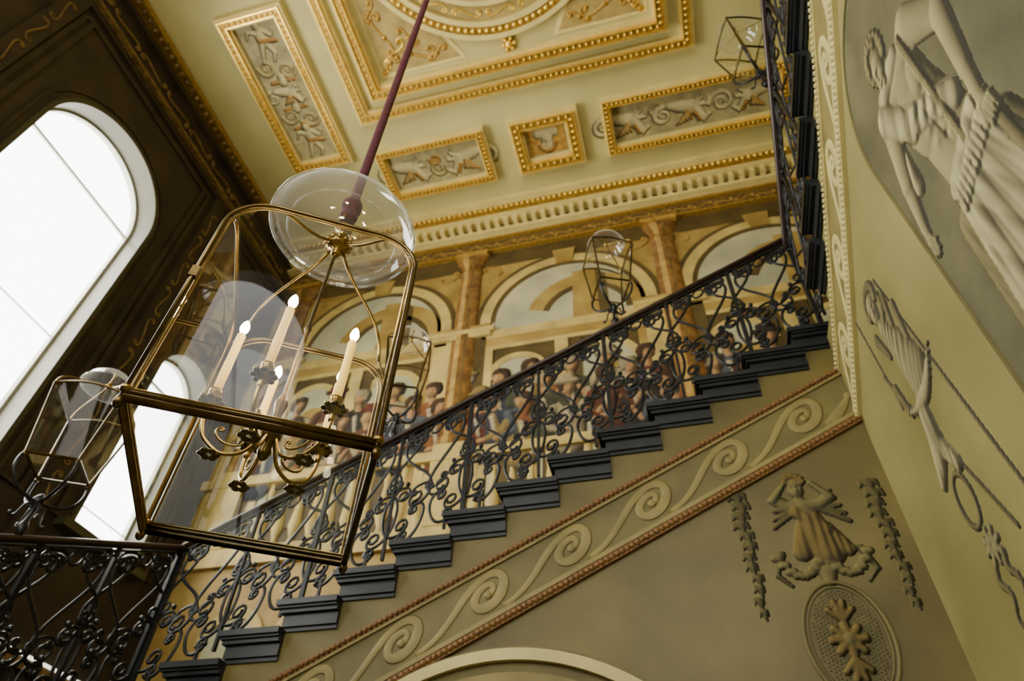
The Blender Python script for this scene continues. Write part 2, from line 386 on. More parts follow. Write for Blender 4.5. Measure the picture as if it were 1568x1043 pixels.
for sx in (-1, 1):
    for sy in (-1, 1):
        x = CX+sx*1.70; y = CY+sy*1.74
        tri = [(x, y), (x-sx*1.15, y), (x-sx*.95, y-sy*.36), (x-sx*.40, y-sy*.90), (x, y-sy*1.15)]
        prism(mb, tri, PC, .0, .03, 'cream')
        tri2 = [(x-sx*.04, y-sy*.04), (x-sx*1.07, y-sy*.04), (x-sx*.90, y-sy*.33), (x-sx*.37, y-sy*.85), (x-sx*.04, y-sy*1.07)]
        prism(mb, tri2, PC, .03, .035, 'tan')
        for (ox, oy, a, L, f) in ((.50, .20, 0, .55, 1), (.20, .50, pi/2, .55, -1), (.26, .26, pi/4, .42, 1), (.80, .15, .4, .28, -1), (.15, .80, 1.2, .28, 1), (.5, .42, 2.3, .3, 1), (.12, .12, .8, .2, -1)):
            c = (x-sx*ox, y-sy*oy); ang = math.atan2(sin(a)*sy, cos(a)*sx)
            sc = scroll('S', 1.4, c, ang, L, f*sx*sy, p=2.); sweep2(mb, sc, PC, .038, .02, .007, 'ochre' if ox+oy > .55 else 'gold', 5)
            for e in (sc[4], sc[-5], sc[28]): ell(mb, (e[0], e[1], H-.04), (.035, .035, .012), 'goldd', 7, 4)
for (dx, dy) in ((0, 1.70), (0, -1.70), (1.70, 0), (-1.70, 0)):
    ell(mb, (CX+dx, CY+dy, H-.06), (.05, .05, .04), 'gold', 10, 6)
    for a in np.linspace(0, 2*pi, 7)[:-1]: ell(mb, (CX+dx+.07*cos(a), CY+dy+.07*sin(a), H-.05), (.03, .03, .03), 'gold', 7, 4)
mb.build('ceiling')
mbp = MB(); mb = mbp
cw = (.46, .39, .18); co = (.32, .165, .030); cg = (.34, .27, .10)
def volute(C, x, y, r, a0, f, col, h=.06, th=.028, turns=1.5, sx=1.):
    n = int(14*turns)
    for q in np.linspace(0, 1, n):
        a = a0+f*q*turns*2*pi; rr = r*(1-q*.82)
        a2 = a+f*turns*2*pi/n; r2 = r*(1-(q+1/n)*.82)
        C.append((x+sx*rr*cos(a), y+rr*sin(a), th*(1.1-q*.6), x+sx*r2*cos(a2), y+r2*sin(a2), th*(1.1-q*.6), h, col))
def horse(C, cx, cy, s, f):
    """sea-horse : body, neck, head, forelegs, wing and coiling fish tail"""
    def c(x1, z1, r1, x2, z2, r2, h=.1, col=cw): C.append((cx+f*x1*s, cy+z1*s, r1*s, cx+f*x2*s, cy+z2*s, r2*s, h, col))
    c(-.12, -.05, .085, .08, -.01, .095); c(.08, 0, .085, .17, .12, .055, .11); c(.17, .12, .05, .20, .18, .045, .11); c(.20, .18, .045, .28, .13, .026, .12); c(.19, .21, .014, .2, .25, .008, .12)
    for i in range(4): c(.10+.02*i, .06+.04*i, .024, .06+.02*i, .08+.04*i, .016, .12, co)
    c(.12, -.03, .038, .24, -.02, .028); c(.24, -.02, .024, .27, -.12, .016); c(.10, -.06, .038, .20, -.12, .024); c(.20, -.12, .022, .17, -.20, .016)
    for i in range(5): c(.0, .03, .03, -.16+.05*i, .20-.010*i, .016, .12, cg if i % 2 else co)
    c(-.12, -.05, .08, -.24, -.08, .05)
    volute(C, cx-f*.33*s, cy+.03*s, .13*s, -pi/2, -f, cw, .08, .036*s, 1.4)
def putto(C, cx, cy, s, ux, uy):
    def T(a, b): return cx+s*(a*uy+b*ux), cy+s*(-a*ux+b*uy)
    def c(a1, b1, r1, a2, b2, r2, h=.1, col=cw):
        p = T(a1, b1); q = T(a2, b2); C.append((*p, r1*s, *q, r2*s, h, col))
    c(0, .30, .07, 0, .34, .075, .12); c(0, .39, .065, 0, .37, .075, .11, co); c(0, .2, .12, 0, .02, .11)
    c(-.1, .2, .05, -.2, .1, .04); c(-.2, .1, .04, -.27, .22, .028); c(.1, .2, .05, .21, .24, .04); c(.21, .24, .04, .28, .12, .028)
    c(-.05, -.02, .065, -.12, -.2, .05); c(-.12, -.2, .048, -.05, -.34, .032); c(.05, -.02, .065, .11, -.18, .05); c(.11, -.18, .048, .17, -.33, .032)
    c(-.25, .0, .04, .05, .05, .06, .11, co)
C = []
horse(C, -2.90, 4.36, 1., 1); horse(C, -2.06, 4.36, 1., -1)
volute(C, -2.48, 4.42, .13, 0, 1, cg); volute(C, -2.48, 4.28, .08, pi, -1, co)
horse(C, .22, 4.36, 1., 1); horse(C, 1.02, 4.36, 1., 1); volute(C, .62, 4.30, .12, 0, -1, cg); volute(C, 1.45, 4.36, .16, pi, 1, cw, .07, .034); horse(C, 1.85, 4.36, .9, -1)
relief(mbp, PC, C, [], .010, 'vstone', base=.022, ldir=(.5, -.4), kk=1.3)
box(mbp, -1.14, -.62, 4.17, 4.56, H-.024, H-.018, 'ochre')
C = [(-.88, 4.42, .09, -.88, 4.34, .085, .12, cw), (-.99, 4.26, .07, -.77, 4.26, .07, .08, cw), (-.88, 4.49, .08, -.88, 4.47, .09, .09, co)]
for a in np.linspace(0, pi, 8): C.append((-.88+.10*cos(a), 4.42+.09*sin(a), .03, -.88+.11*cos(a), 4.43+.1*sin(a), .026, .13, co))
relief(mbp, PC, C, [(-.91, 4.39, .015, .012, -.03), (-.85, 4.39, .015, .012, -.03), (-.88, 4.36, .012, .03, .03)], .01, 'vstone', base=.024, ldir=(.5, -.4))
C = []
for y in (2.25, 3.62): putto(C, -4.05, y, .68, 0, -1)
horse(C, -4.06, 2.92, .7, 1)
for y, f in ((2.62, 1), (3.22, -1), (3.30, 1), (2.55, -1)):
    volute(C, -4.05+f*.13, y, .11, 0 if f > 0 else pi, f, cg, .05, .026)
for y in (2.75, 3.12, 3.40): C.append((-4.2, y, .03, -3.9, y, .03, .05, co)); C.append((-4.05, y-.06, .05, -4.05, y+.02, .06, .07, cw))
relief(mbp, PC, C, [], .010, 'vstone', base=.022, ldir=(.5, -.4), kk=1.3)
mbp.build('ceiling_arabesque_painting')

mb = MB()
for y0, z0, z1, k in ((5.10, 8.42, 8.50, 'cream'), (5.20, 8.36, 8.42, 'goldd'), (5.28, 8.31, 8.36, 'cream'), (5.47, 8.20, 8.31, 'brown'), (5.42, 8.14, 8.20, 'cream'), (5.52, 8.09, 8.14, 'goldd')):
    box(mb, XL, XO, y0, YB, z0, z1, k)
x = XL+.05
while x < XO: box(mb, x, x+.065, 5.33, 5.47, 8.20, 8.31, 'cream'); x += .14
x = XL+.03
while x < XO: ell(mb, (x, 5.2, 8.385), (.03, .03, .035), 'gold', 6, 4); x += .08
box(mb, XL, XO, 5.56, YB, 7.84, 8.09, 'frieze'); box(mb, XL, XO, 5.52, YB, 7.80, 7.84, 'goldd')
for i in range(30):
    sc = scroll('S', 1.3, (XL+.2+i*.28, 7.965), .2, .26, 1 if i % 2 else -1, p=2.); sweep2(mb, sc, PB, .045, .010, .006, 'ochre', 5)
mb.build('trim_back_cornice')

# ------------------------------------------------------------------ arcade mural
mb = MB()
XI0, XI1 = XL+.01, XO-.01
prism(mb, [(XI0, 7.5), (XI1, 7.5), (XI1, 7.8), (XI0, 7.8)], PB, 0.001, .012, 'arch3')
cols = [-4.92, -2.25, .43, 2.90]
for i in range(3):
    c = (cols[i]+cols[i+1])/2
    prism(mb, archpoly(c, 1.12, 3.2, 6.3), PB, 0.001, .008, 'arch3')
    prism(mb, archpoly(c, .98, 6.12, 6.3, 20), PB, .008, .014, 'sky')
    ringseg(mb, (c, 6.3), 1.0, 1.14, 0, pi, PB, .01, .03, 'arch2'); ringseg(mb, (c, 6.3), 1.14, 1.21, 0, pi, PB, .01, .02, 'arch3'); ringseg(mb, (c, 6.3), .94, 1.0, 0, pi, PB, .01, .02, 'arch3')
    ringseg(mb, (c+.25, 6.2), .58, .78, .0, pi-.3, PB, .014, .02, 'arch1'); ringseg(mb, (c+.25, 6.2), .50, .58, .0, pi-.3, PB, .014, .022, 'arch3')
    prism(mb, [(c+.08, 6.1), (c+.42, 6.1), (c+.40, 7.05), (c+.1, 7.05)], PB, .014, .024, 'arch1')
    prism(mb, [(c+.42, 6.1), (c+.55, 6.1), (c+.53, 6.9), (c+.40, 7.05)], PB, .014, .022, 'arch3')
    prism(mb, [(c-1.1, 6.0), (c+1.1, 6.0), (c+1.1, 6.14), (c-1.1, 6.14)], PB, .014, .03, 'arch2')
    prism(mb, [(c-1.1, 5.86), (c+1.1, 5.86), (c+1.1, 6.0), (c-1.1, 6.0)], PB, .014, .025, 'arch1')
    prism(mb, [(c-1.1, 5.80), (c+1.1, 5.80), (c+1.1, 5.86), (c-1.1, 5.86)], PB, .014, .028, 'arch2')
    for o, hw in ((-.62, .3), (.45, .32)):
        prism(mb, archpoly(c+o, hw, 3.6, 5.3, 16), PB, .012, .018, 'sky')
        ringseg(mb, (c+o, 5.3), hw, hw+.09, 0, pi, PB, .012, .025, 'arch2', 20)
        prism(mb, archpoly(c+o+.06, hw*.6, 3.6, 5.1, 16), PB, .018, .02, 'arch1')
        prism(mb, [(c+o-.2, 3.6), (c+o+.2, 3.6), (c+o+.2, 4.9), (c+o-.2, 4.9)], PB, .020, .022, 'arch3')
    for o, w_, k in ((-1.0, .12, 'arch2'), (-.08, .16, 'arch2'), (.9, .12, 'arch1'), (.12, .08, 'arch3')):
        prism(mb, [(c+o-w_/2, 3.4), (c+o+w_/2, 3.4), (c+o+w_/2, 5.8), (c+o-w_/2, 5.8)], PB, .014, .028, k)
    prism(mb, [(c-.11, 7.28), (c+.11, 7.28), (c+.16, 7.56), (c-.16, 7.56)], PB, .02, .05, 'arch1')
    for s in (-1, 1):
        sc = scroll('C', 1.0, (c+s*1.02, 7.4), s*.6, .3, s); sweep2(mb, sc, PB, .014, .012, .005, 'ochre', 5)
for c in cols:
    prism(mb, [(max(c-.40, XI0+.05), 3.2), (c-.16, 3.2), (c-.16, 6.05), (max(c-.40, XI0+.05), 6.05)], PB, .001, .03, 'arch2')
    m1 = min(c+.30, XI1)
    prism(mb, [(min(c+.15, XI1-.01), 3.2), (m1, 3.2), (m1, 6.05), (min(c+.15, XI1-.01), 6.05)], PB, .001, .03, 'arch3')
    for z, e in ((6.05, .06), (6.12, .1), (6.18, .05)):
        m1 = min(c+.30+e, XI1); m0 = max(c-.40-e, XI0)
        prism(mb, [(m0, z), (m1, z), (m1, z+.07), (m0, z+.07)], PB, 0.001, .05+e*.3, 'arch2' if e > .055 else 'arch1')
    n = 14
    prof = [(4.4, .20), (4.5, .20), (4.52, .17), (5.4, .17), (7.35, .15), (7.37, .175), (7.42, .175), (7.44, .15), (7.5, .155), (7.62, .20), (7.66, .23), (7.74, .23)]
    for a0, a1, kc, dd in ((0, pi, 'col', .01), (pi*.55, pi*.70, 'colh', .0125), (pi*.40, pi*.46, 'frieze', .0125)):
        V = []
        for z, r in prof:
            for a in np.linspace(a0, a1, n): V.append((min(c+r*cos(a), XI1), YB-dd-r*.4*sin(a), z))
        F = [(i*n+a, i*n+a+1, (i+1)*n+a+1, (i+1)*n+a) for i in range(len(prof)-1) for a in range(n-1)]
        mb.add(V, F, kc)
    prism(mb, [(c-.24, 7.72), (min(c+.24, XI1), 7.72), (min(c+.24, XI1), 7.8), (c-.24, 7.8)], PB, 0.001, .12, 'ochre')
    prism(mb, [(c-.2, 3.4), (min(c+.2, XI1), 3.4), (min(c+.2, XI1), 4.4), (c-.2, 4.4)], PB, 0.001, .08, 'arch2')
prism(mb, [(XI0, 4.18), (XI1, 4.18), (XI1, 4.3), (XI0, 4.3)], PB, 0.001, .09, 'arch2')
prism(mb, [(XI0, 3.2), (XI1, 3.2), (XI1, 3.4), (XI0, 3.4)], PB, 0.001, .07, 'arch2')
x = XL+.15
while x < XI1-.1:
    V = []; prof = [(3.4, .05), (3.48, .03), (3.62, .075), (3.8, .05), (3.98, .03), (4.08, .045), (4.18, .05)]
    for z, r in prof:
        for a in np.linspace(0, pi, 8): V.append((x+r*cos(a), YB-.01-r*.7*sin(a), z))
    mb.add(V, [(i*8+a, i*8+a+1, (i+1)*8+a+1, (i+1)*8+a) for i in range(6) for a in range(7)], 'arch2'); x += .2
for c in (-4.3, -3.5, -2.7, -1.7, -.7):
    ringseg(mb, (c, 2.4), .26, .36, 0, pi, PB, 0.001, .03, 'arch2', 20); prism(mb, archpoly(c, .26, .5, 2.4, 14), PB, 0.001, .01, 'sky')
mb.build('painted_arcade_mural')

# crowd
mb = MB(); C = []; B = []
skin = (.36, .20, .085)
cl = [(.105, .024, .012), (.034, .038, .050), (.22, .15, .045), (.05, .052, .026), (.30, .24, .13), (.085, .032, .016), (.024, .02, .016), (.060, .070, .075), (.17, .065, .02)]
def person(x, z, f, i, ho):
    k = cl[i % 9]; k2 = cl[(i*5+2) % 9]
    C.extend([(x-.13, z-.27, .075, x+.13, z-.27, .075, .10+ho, k), (x, z-.32, .17, x, z-.72, .19, .12+ho, k),
          (x-.17*f, z-.28, .06, x-.25*f, z-.52, .05, .13+ho, k2), (x-.25*f, z-.52, .048, x-.08*f, z-.6, .035, .14+ho, k2), (x-.08*f, z-.6, .03, x-.03*f, z-.6, .03, .15+ho, skin),
          (x+.18*f, z-.28, .06, x+.28*f, z-.5, .045, .13+ho, k), (x+.28*f, z-.5, .04, x+.36*f, z-.36, .03, .13+ho, skin),
          (x, z-.2, .045, x, z-.12, .045, .10+ho, skin), (x+.01*f, z-.03, .075, x+.012*f, z+.03, .085, .15+ho, skin),
          (x-.025*f, z+.06, .085, x+.02*f, z+.075, .08, .145+ho, (.05, .027, .013) if i % 3 else (.25, .20, .12)),
          (x-.07*f, z-.02, .04, x-.07*f, z+.04, .05, .14+ho, (.05, .027, .013) if i % 3 else (.25, .20, .12)),
          (x-.02, z-.3, .03, x+.02, z-.52, .02, .14+ho, (.38, .31, .19))])
    if i % 4 == 1: C.append((x-.12, z+.09, .035, x+.12, z+.09, .035, .17+ho, k2)); C.append((x-.03, z+.14, .07, x+.03, z+.14, .07, .16+ho, k2))
    B.extend([(x+.03*f-.028, z+.01, .012, .01, -.03), (x+.03*f+.028, z+.01, .012, .01, -.03), (x+.035*f, z-.02, .01, .025, .03), (x+.03*f, z-.065, .025, .007, -.02)])
for i, x in enumerate(np.arange(-4.75, 2.6, .43)): person(x+random.uniform(-.06, .06), 5.30+random.uniform(-.08, .12), random.choice((-1, 1)), i+3, -.06)
for i, x in enumerate(np.arange(-4.9, 2.7, .31)):
    x = x+random.uniform(-.08, .08); z = 5.0+random.uniform(-.16, .18); f = random.choice((-1, 1))
    if min(abs(x-c) for c in cols) < .2: x += .22
    if x > 2.7: continue
    person(x, z, f, i, 0)
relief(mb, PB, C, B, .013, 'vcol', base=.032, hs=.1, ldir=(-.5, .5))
mb.build('painted_crowd_mural')

# ------------------------------------------------------------------ staircase
stair = empty('staircase')
mb = MB()
PROF = ((-.035, 0, .055, .085), (-.05, -.035, .045, .07), (-.075, -.05, .03, .055), (-.15, -.075, .012, .03), (-.175, -.15, .0, .015))
def tread(mb, kind, i):
    if kind == 2:
        x = NX0+RUN*i; z = NZ0+RISE*i; xe = x+RUN+.01
        for dz0, dz1, ox, oy in PROF:
            box(mb, x-ox, xe, YS-oy, YB-.1 if dz1 == 0 else YS+.3, z+dz0, z+dz1, 'black')
        box(mb, x, x+.03, YS, YB-.1, z-RISE, z-.03, 'black')
    if kind == 3:
        y = YS-RUN*i; z = RZ+RISE*i; ye = y-RUN-.01
        for dz0, dz1, ox, oy in PROF:
            box(mb, XR-oy, XO-.02 if dz1 == 0 else XR+.3, ye, y+ox, z+dz0, z+dz1, 'black')
        box(mb, XR, XO-.02, y-.03, y, z-RISE, z-.03, 'black')
    if kind == 1:
        y = YS-RUN*i; z = LZ-RISE*i
        for dz0, dz1, ox, oy in PROF[:4]:
            box(mb, XL+.02 if dz1 == 0 else XF-.3, XF+oy, y-ox, y+RUN+.01, z+dz0, z+dz1, 'black')
        box(mb, XL+.02, XF, y, y+.03, z-RISE, z-.03, 'black')
for i in range(0, 12): tread(mb, 2, i)
for i in range(1, 10): tread(mb, 3, i)
for i in range(1, 17): tread(mb, 1, i)
for dz0, dz1, o, q in PROF:
    o = q
    box(mb, NX0+12*RUN-.055 if dz1 == 0 else NX0+12*RUN-.03, XO-.02 if dz1 == 0 else XR+.3, YS-o, YB-.1, RZ+dz0, RZ+dz1, 'black')
    box(mb, XL+.02, NX0+.02, YS-.0, YB-.1, LZ+dz0, LZ+dz1, 'black'); box(mb, XF-.3, XF+o, YS-.3, YS+.02, LZ+dz0, LZ+dz1, 'black')
    box(mb, XR-o, XO-.02, YF+.02, YS-10*RUN+.055, RZ+10*RISE+dz0, RZ+10*RISE+dz1, 'black')
mb.build('treads', stair)
mb = MB()
ACX, AR, AZ = -1.0, 1.22, .02
def stairtop(x):
    i = math.floor((x-NX0)/RUN+1e-6); i = max(-1, min(12, i)); return NZ0+RISE*i-.1
xs = sorted(set([XF, XR]+[NX0+RUN*i for i in range(13)]+list(np.round(np.linspace(ACX-AR, ACX+AR, 49), 5))))
xs = [x for x in xs if XF <= x <= XR]
for a, b in zip(xs[:-1], xs[1:]):
    top = stairtop((a+b)/2)
    def bot(x): return AZ+math.sqrt(max(0, AR*AR-(x-ACX)**2)) if abs(x-ACX) < AR-1e-6 else (AZ if abs(abs(x-ACX)-AR) < 1e-4 and abs((a+b)/2-ACX) < AR else ZF)
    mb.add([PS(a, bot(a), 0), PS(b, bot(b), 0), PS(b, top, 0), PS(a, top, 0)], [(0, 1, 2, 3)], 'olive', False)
th = np.linspace(0, pi, 41); loop = [(ACX+AR, ZF)]+[(ACX+AR*cos(a), AZ+AR*sin(a)) for a in th]+[(ACX-AR, ZF)]
for a, b in zip(loop[:-1], loop[1:]): mb.add([PS(*a, 0), PS(*b, 0), PS(*b, -.5), PS(*a, -.5)], [(0, 1, 2, 3)], 'beige', False)
mb.build('wall_under_back_flight')
mb = MB()
for r0, r1, d, k in ((AR-.02, AR+.03, .05, 'beige'), (AR+.03, AR+.09, .025, 'bandbg'), (AR+.09, AR+.15, .06, 'creamr'), (AR+.15, AR+.17, .03, 'bandbg')):
    ringseg(mb, (ACX, AZ), r0, r1, 0, pi, PS, 0, d, k, 60)
    for sg in (-1, 1):
        a, b = sorted((ACX+sg*r0, ACX+sg*r1)); prism(mb, [(a, ZF), (b, ZF), (b, AZ), (a, AZ)], PS, 0, d, k)
mb.build('trim_archway')
mb = MB()
ys = [YS-RUN*i for i in range(0, 11)]+[YF]
for i in range(11):
    top = RZ+RISE*i-.1
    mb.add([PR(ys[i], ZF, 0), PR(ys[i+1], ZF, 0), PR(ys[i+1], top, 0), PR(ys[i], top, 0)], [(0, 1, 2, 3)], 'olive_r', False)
mb.build('wall_under_right_flight')
mb = MB()
for i in range(0, 17):
    a = YS-RUN*(i-1) if i else YS+.05; b = YS-RUN*i; top = LZ-RISE*i-.1
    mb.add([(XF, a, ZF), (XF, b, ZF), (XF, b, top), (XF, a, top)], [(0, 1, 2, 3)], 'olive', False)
mb.build('wall_under_left_flight')

SL = RISE/RUN
def band(P, sgn, s0, s1, zref, name, kb, ks, kr):
    mb = MB()
    def strip(o0, o1, d, k, n=2):
        ss = np.linspace(s0, s1, n)
        poly = [(s, zref(s)+o0) for s in ss]+[(s, zref(s)+o1) for s in ss[::-1]]
        prism(mb, poly, P, 0, d, k)
    strip(-.80, -.50, .006, kb)
    strip(-.50, -.485, .02, ks); strip(-.485, -.43, .015, kr)
    strip(-.83, -.80, .03, ks); strip(-.885, -.83, .025, kr)
    n = int(abs(s1-s0)/.03)
    for i in range(n):
        s = s0+(s1-s0)*(i+.5)/n; z = zref(s)
        for o, r in ((-.857, .022), (-.457, .016)):
            ell(mb, P(s, z+o, .02), (r, r, r), kr, 5, 4)
    L = .50; ns = int(abs(s1-s0)/L)+1
    dsg = 1 if s1 > s0 else -1
    for i in range(ns):
        c = s0+dsg*(i+.55)*L
        th = np.linspace(0, 2*pi*1.45, 46); r = .100*(1-th/(2*pi*1.45))**.8+.014
        a0 = pi/2
        sp = [(c+dsg*rr*cos(a0-t), -.645+rr*sin(a0-t)) for t, rr in zip(th, r)]
        t = np.linspace(0, 1, 22)[:-1]
        p0 = np.array((c-dsg*L*.80, -.775)); p1 = np.array((c-dsg*L*.38, -.775)); p2 = np.array((c-dsg*L*.36, -.55)); p3 = np.array(sp[0])
        bz = [tuple((1-q)**3*p0+3*q*(1-q)**2*p1+3*q*q*(1-q)*p2+q**3*p3) for q in t]
        pts = bz+sp
        pts = [(a, zref(a)+b) for a, b in pts if min(s0, s1)+.02 < a < max(s0, s1)-.01]
        if len(pts) > 4:
            n_ = len(pts); w = np.concatenate([np.linspace(.016, .034, n_//2), np.linspace(.034, .014, n_-n_//2)])
            P3 = [P(a, b, .007) for a, b in pts]; nr = np.array(P(0, 0, 1.))-np.array(P(0, 0, 0.))
            sweep(mb, P3, w, ks, t=.004, normal=nr, sides=8)
            e = pts[-1]; ell(mb, P(e[0], e[1], .01), tuple(.008 if abs(q) > .5 else .024 for q in nr), ks, 10, 6)
    mb.build(name)
band(PS, 1, XF, XR-.001, lambda s: NZ0+SL*(s-NX0)-.01, 'trim_back_flight_scroll_band', 'bandbg', 'beige', 'rope')
band(PR, -1, YS-.001, 0.2, lambda s: RZ+SL*(YS-s)+.08, 'trim_right_flight_scroll_band', 'beige', 'creamr', 'creamr')

# ------------------------------------------------------------------ railings
def railing(P3, length, slope, name, h=.93):
    mb = MB(); nr = np.cross(np.array(P3(1, 0))-np.array(P3(0, 0)), (0, 0, 1.)); nr /= np.linalg.norm(nr)
    def crv(pts, w=.011, t=.010, sides=5): sweep(mb, [P3(a, b+slope*a) for a, b in pts], w, 'iron', t=t, normal=nr, sides=sides)
    L = RUN*1.5; n = max(1, round(length/L)); L = length/n
    for i in range(n):
        o = i*L
        S = lambda kind, tu, c, ang, le, fl, w=.0115, p=1.5: crv(scroll(kind, tu, (o+c[0], c[1]), ang, le, fl, n=50, p=p, c0=.05), w)
        crv([(o, -.05), (o, h)], .015 if i % 2 == 0 else .009, .013, 4)
        for m in (-1, 1):
            X = lambda a: L/2+m*a*.80
            S('S', 1.55, (X(.125), .56), pi/2, .62, m, .012)
            S('C', 1.5, (X(.115), .13), pi/2+m*.25, .26, -m)
            S('C', 1.5, (X(.265), .26), pi/2, .36, m)
            S('S', 1.5, (X(.250), .66), pi/2+m*.15, .42, -m)
            S('C', 1.4, (X(.06), .36), m*.2, .15, m, .009)
            S('C', 1.4, (X(.17), .86), m*.05, .16, -m, .009)
            for (a, b) in ((.125, .28), (.20, .46), (.22, .04), (.315, .88)):
                p = P3(o+X(a), b+slope*(o+X(a))); ell(mb, p, (.018, .018, .018), 'iron', 6, 5)
            crv([(o+X(.175), -.06), (o+X(.175), .06)], .009, .009, 4)
        th = np.linspace(0, 2*pi, 17); crv([(o+L/2+.042*cos(a), .85+.042*sin(a)) for a in th], .009, .009)
    crv([(length, -.05), (length, h)], .016, .016, 4)
    crv([(-.0, h-.02), (length, h-.02)], .006, .014, 4)
    sweep(mb, [P3(a, h+.02+slope*a) for a in (-.03, 0, length/2, length, length+.03)], .024, 'rail', t=.038, normal=nr, sides=10)
    return mb.build(name)
railing(lambda a, z: (XF+.02+a, YS+.02, LZ+RISE*.5+z-.03), XR-XF, SL*1.0, 'wrought_iron_railing')
railing(lambda a, z: (XR+.02, YS+.02-a, RZ+z+.03), 9*RUN+.25, SL, 'wrought_iron_railing')
railing(lambda a, z: (XF-.02+.02, YS-a, LZ+z+.03), 16*RUN, -SL, 'wrought_iron_railing')
railing(lambda a, z: (XR+.02, YS-10*RUN-a+.02, RZ+10*RISE+z), 2.7, 0, 'wrought_iron_railing')

# ------------------------------------------------------------------ lanterns
def hanging_lantern():
    hw, hd, hh = .285, .305, .812
    e = empty('hanging_lantern', (-1.0627, 1.2737, .938), .5544)
    mb = MB(); r = .13
    sides = [((-hw, -hd), (hw, -hd)), ((hw, -hd), (hw, hd)), ((hw, hd), (-hw, hd)), ((-hw, hd), (-hw, -hd))]
    gl = MB()
    for (ax, ay), (bx, by) in sides:
        L = math.hypot(bx-ax, by-ay); ux, uy = (bx-ax)/L, (by-ay)/L; nr = (uy, -ux, 0)
        pr = [(0, 0), (0, hh-r)]+[(r-r*cos(a), hh-r+r*sin(a)) for a in np.linspace(0, pi/2, 9)[1:]]
        pr2 = pr+[(L-s, z) for s, z in pr[::-1]]
        pts = [(ax+ux*s, ay+uy*s, z) for s, z in pr2]
        sweep(mb, pts, .0075, 'brass_d', t=.007, normal=nr, sides=8)
        pi_ = [(.015+s*(L-.030)/L, .026+z*(hh-.041)/hh) for s, z in pr2]
        sweep(mb, [(ax+ux*s, ay+uy*s, z) for s, z in pi_], .0035, 'brass', t=.004, normal=nr, sides=6)
        gl.add([(ax+ux*s, ay+uy*s, z+.004) for s, z in pr2], [tuple(range(len(pr2)))], 'glass', False)
        for z, w in ((.0, .010), (.016, .007), (.027, .004)):
            sweep(mb, [(ax, ay, z), (bx, by, z)], w, 'brass_d' if w > .006 else 'brass', sides=8)
        ell(mb, (ax, ay, -.012), (.013, .013, .018), 'brass_d', 10, 8)
        ell(mb, (ax, ay, .026), (.014, .014, .012), 'brass', 10, 8)
        p0 = np.array((ax*.86, ay*.86, hh-.02)); p1 = np.array((ax*.80, ay*.80, hh+.20)); p2 = np.array((ax*.35, ay*.35, hh+.12)); p3 = np.array((ax*.09, ay*.09, hh+.255))
        t = np.linspace(0, 1, 20)
        c = [(1-q)**3*p0+3*q*(1-q)**2*p1+3*q*q*(1-q)*p2+q**3*p3 for q in t]
        sweep(mb, c, .006, 'brass', t=.006, sides=8)
        sweep(mb, [(ax, ay, hh-r), (ax*.97, ay*.97, hh-.06), (ax*.86, ay*.86, hh-.02)], .005, 'brass_d', sides=8)
    gl.add([(-hw, -hd, .004), (hw, -hd, .004), (hw, hd, .004), (-hw, hd, .004)], [(0, 1, 2, 3)], 'glass', False)
    box(mb, -hw-.010, -hw+.010, -hd-.010, -hd+.006, .42, .46, 'brass_d')
    lathe(mb, [(.0, .20), (.012, .205), (.018, .22), (.012, .235), (.035, .245), (.045, .262), (.045, .28), (.03, .29), (.012, .30), (.012, .35), (.03, .36), (.034, .375), (.02, .39), (.01, .40), (.01, .50)], (0, 0, hh), 'brass', 24)
    for j in range(12):
        b = j*pi/6; ell(mb, (.045*cos(b), .045*sin(b), hh+.271), (.009, .009, .014), 'brass', 6, 5)
    lathe(mb, [(.0, .10), (.012, .11), (.02, .13), (.014, .15), (.028, .17), (.034, .20), (.02, .23), (.012, .26), (.02, .30), (.014, .32), (.007, .34), (.007, .60), (.012, .62), (.006, .64), (.006, hh+.21)], (0, 0, 0), 'brass_d', 16)
    bl = MB()
    for i in range(5):
        a = radians(-72+72*i)-.5522; R = .18; ca, sa = cos(a), sin(a)
        prof = [(.02, .18), (.05, .11), (.11, .09), (.165, .13), (.183, .19), (.18, .24)]
        t = np.linspace(0, 5, 26); rr = np.interp(t, range(6), [p[0] for p in prof]); zz = np.interp(t, range(6), [p[1] for p in prof])
        for _ in range(3): rr[1:-1] = (rr[:-2]+rr[1:-1]+rr[2:])/3; zz[1:-1] = (zz[:-2]+zz[1:-1]+zz[2:])/3
        sweep(mb, [(q*ca, q*sa, z) for q, z in zip(rr, zz)], .0055, 'brass', sides=8)
        sc = scroll('C', 1.1, (.10, .15), .4, .08, 1, n=30); sweep(mb, [(q*ca, q*sa, z) for q, z in sc], .0035, 'brass', normal=(-sa, ca, 0), sides=6)
        cx, cy = R*ca, R*sa
        lathe(mb, [(.0, -.035), (.006, -.03), (.01, -.015), (.006, 0), (.026, .012), (.032, .02), (.026, .024), (.013, .022), (.013, .035), (.019, .045), (.019, .055), (.0, .055)], (cx, cy, .235), 'brass', 16)
        for j in range(8):
            b = j*pi/4; ell(mb, (cx+.028*cos(b), cy+.028*sin(b), .252), (.010, .010, .008), 'brass_d', 6, 5)
        for j in range(6):
            b = j*pi/3; ell(mb, (rr[12]*ca+.018*cos(b), rr[12]*sa+.018*sin(b), .085), (.013, .013, .006), 'brass_d', 6, 5)
        lathe(mb, [(.0, .0), (.0125, .0), (.0135, .09), (.0125, .16), (.0135, .235), (.009, .245), (.0, .245)], (cx, cy, .28), 'candle', 14)
        lathe(bl, [(.0, .0), (.007, .001), (.014, .018), (.0145, .028), (.010, .045), (.004, .056), (.0, .06)], (cx, cy, .525), 'bulb', 12)
        li = bpy.data.lights.new('candle_glow', 'POINT'); li.energy = 1.2; li.color = (1, .72, .38); li.shadow_soft_size = .015
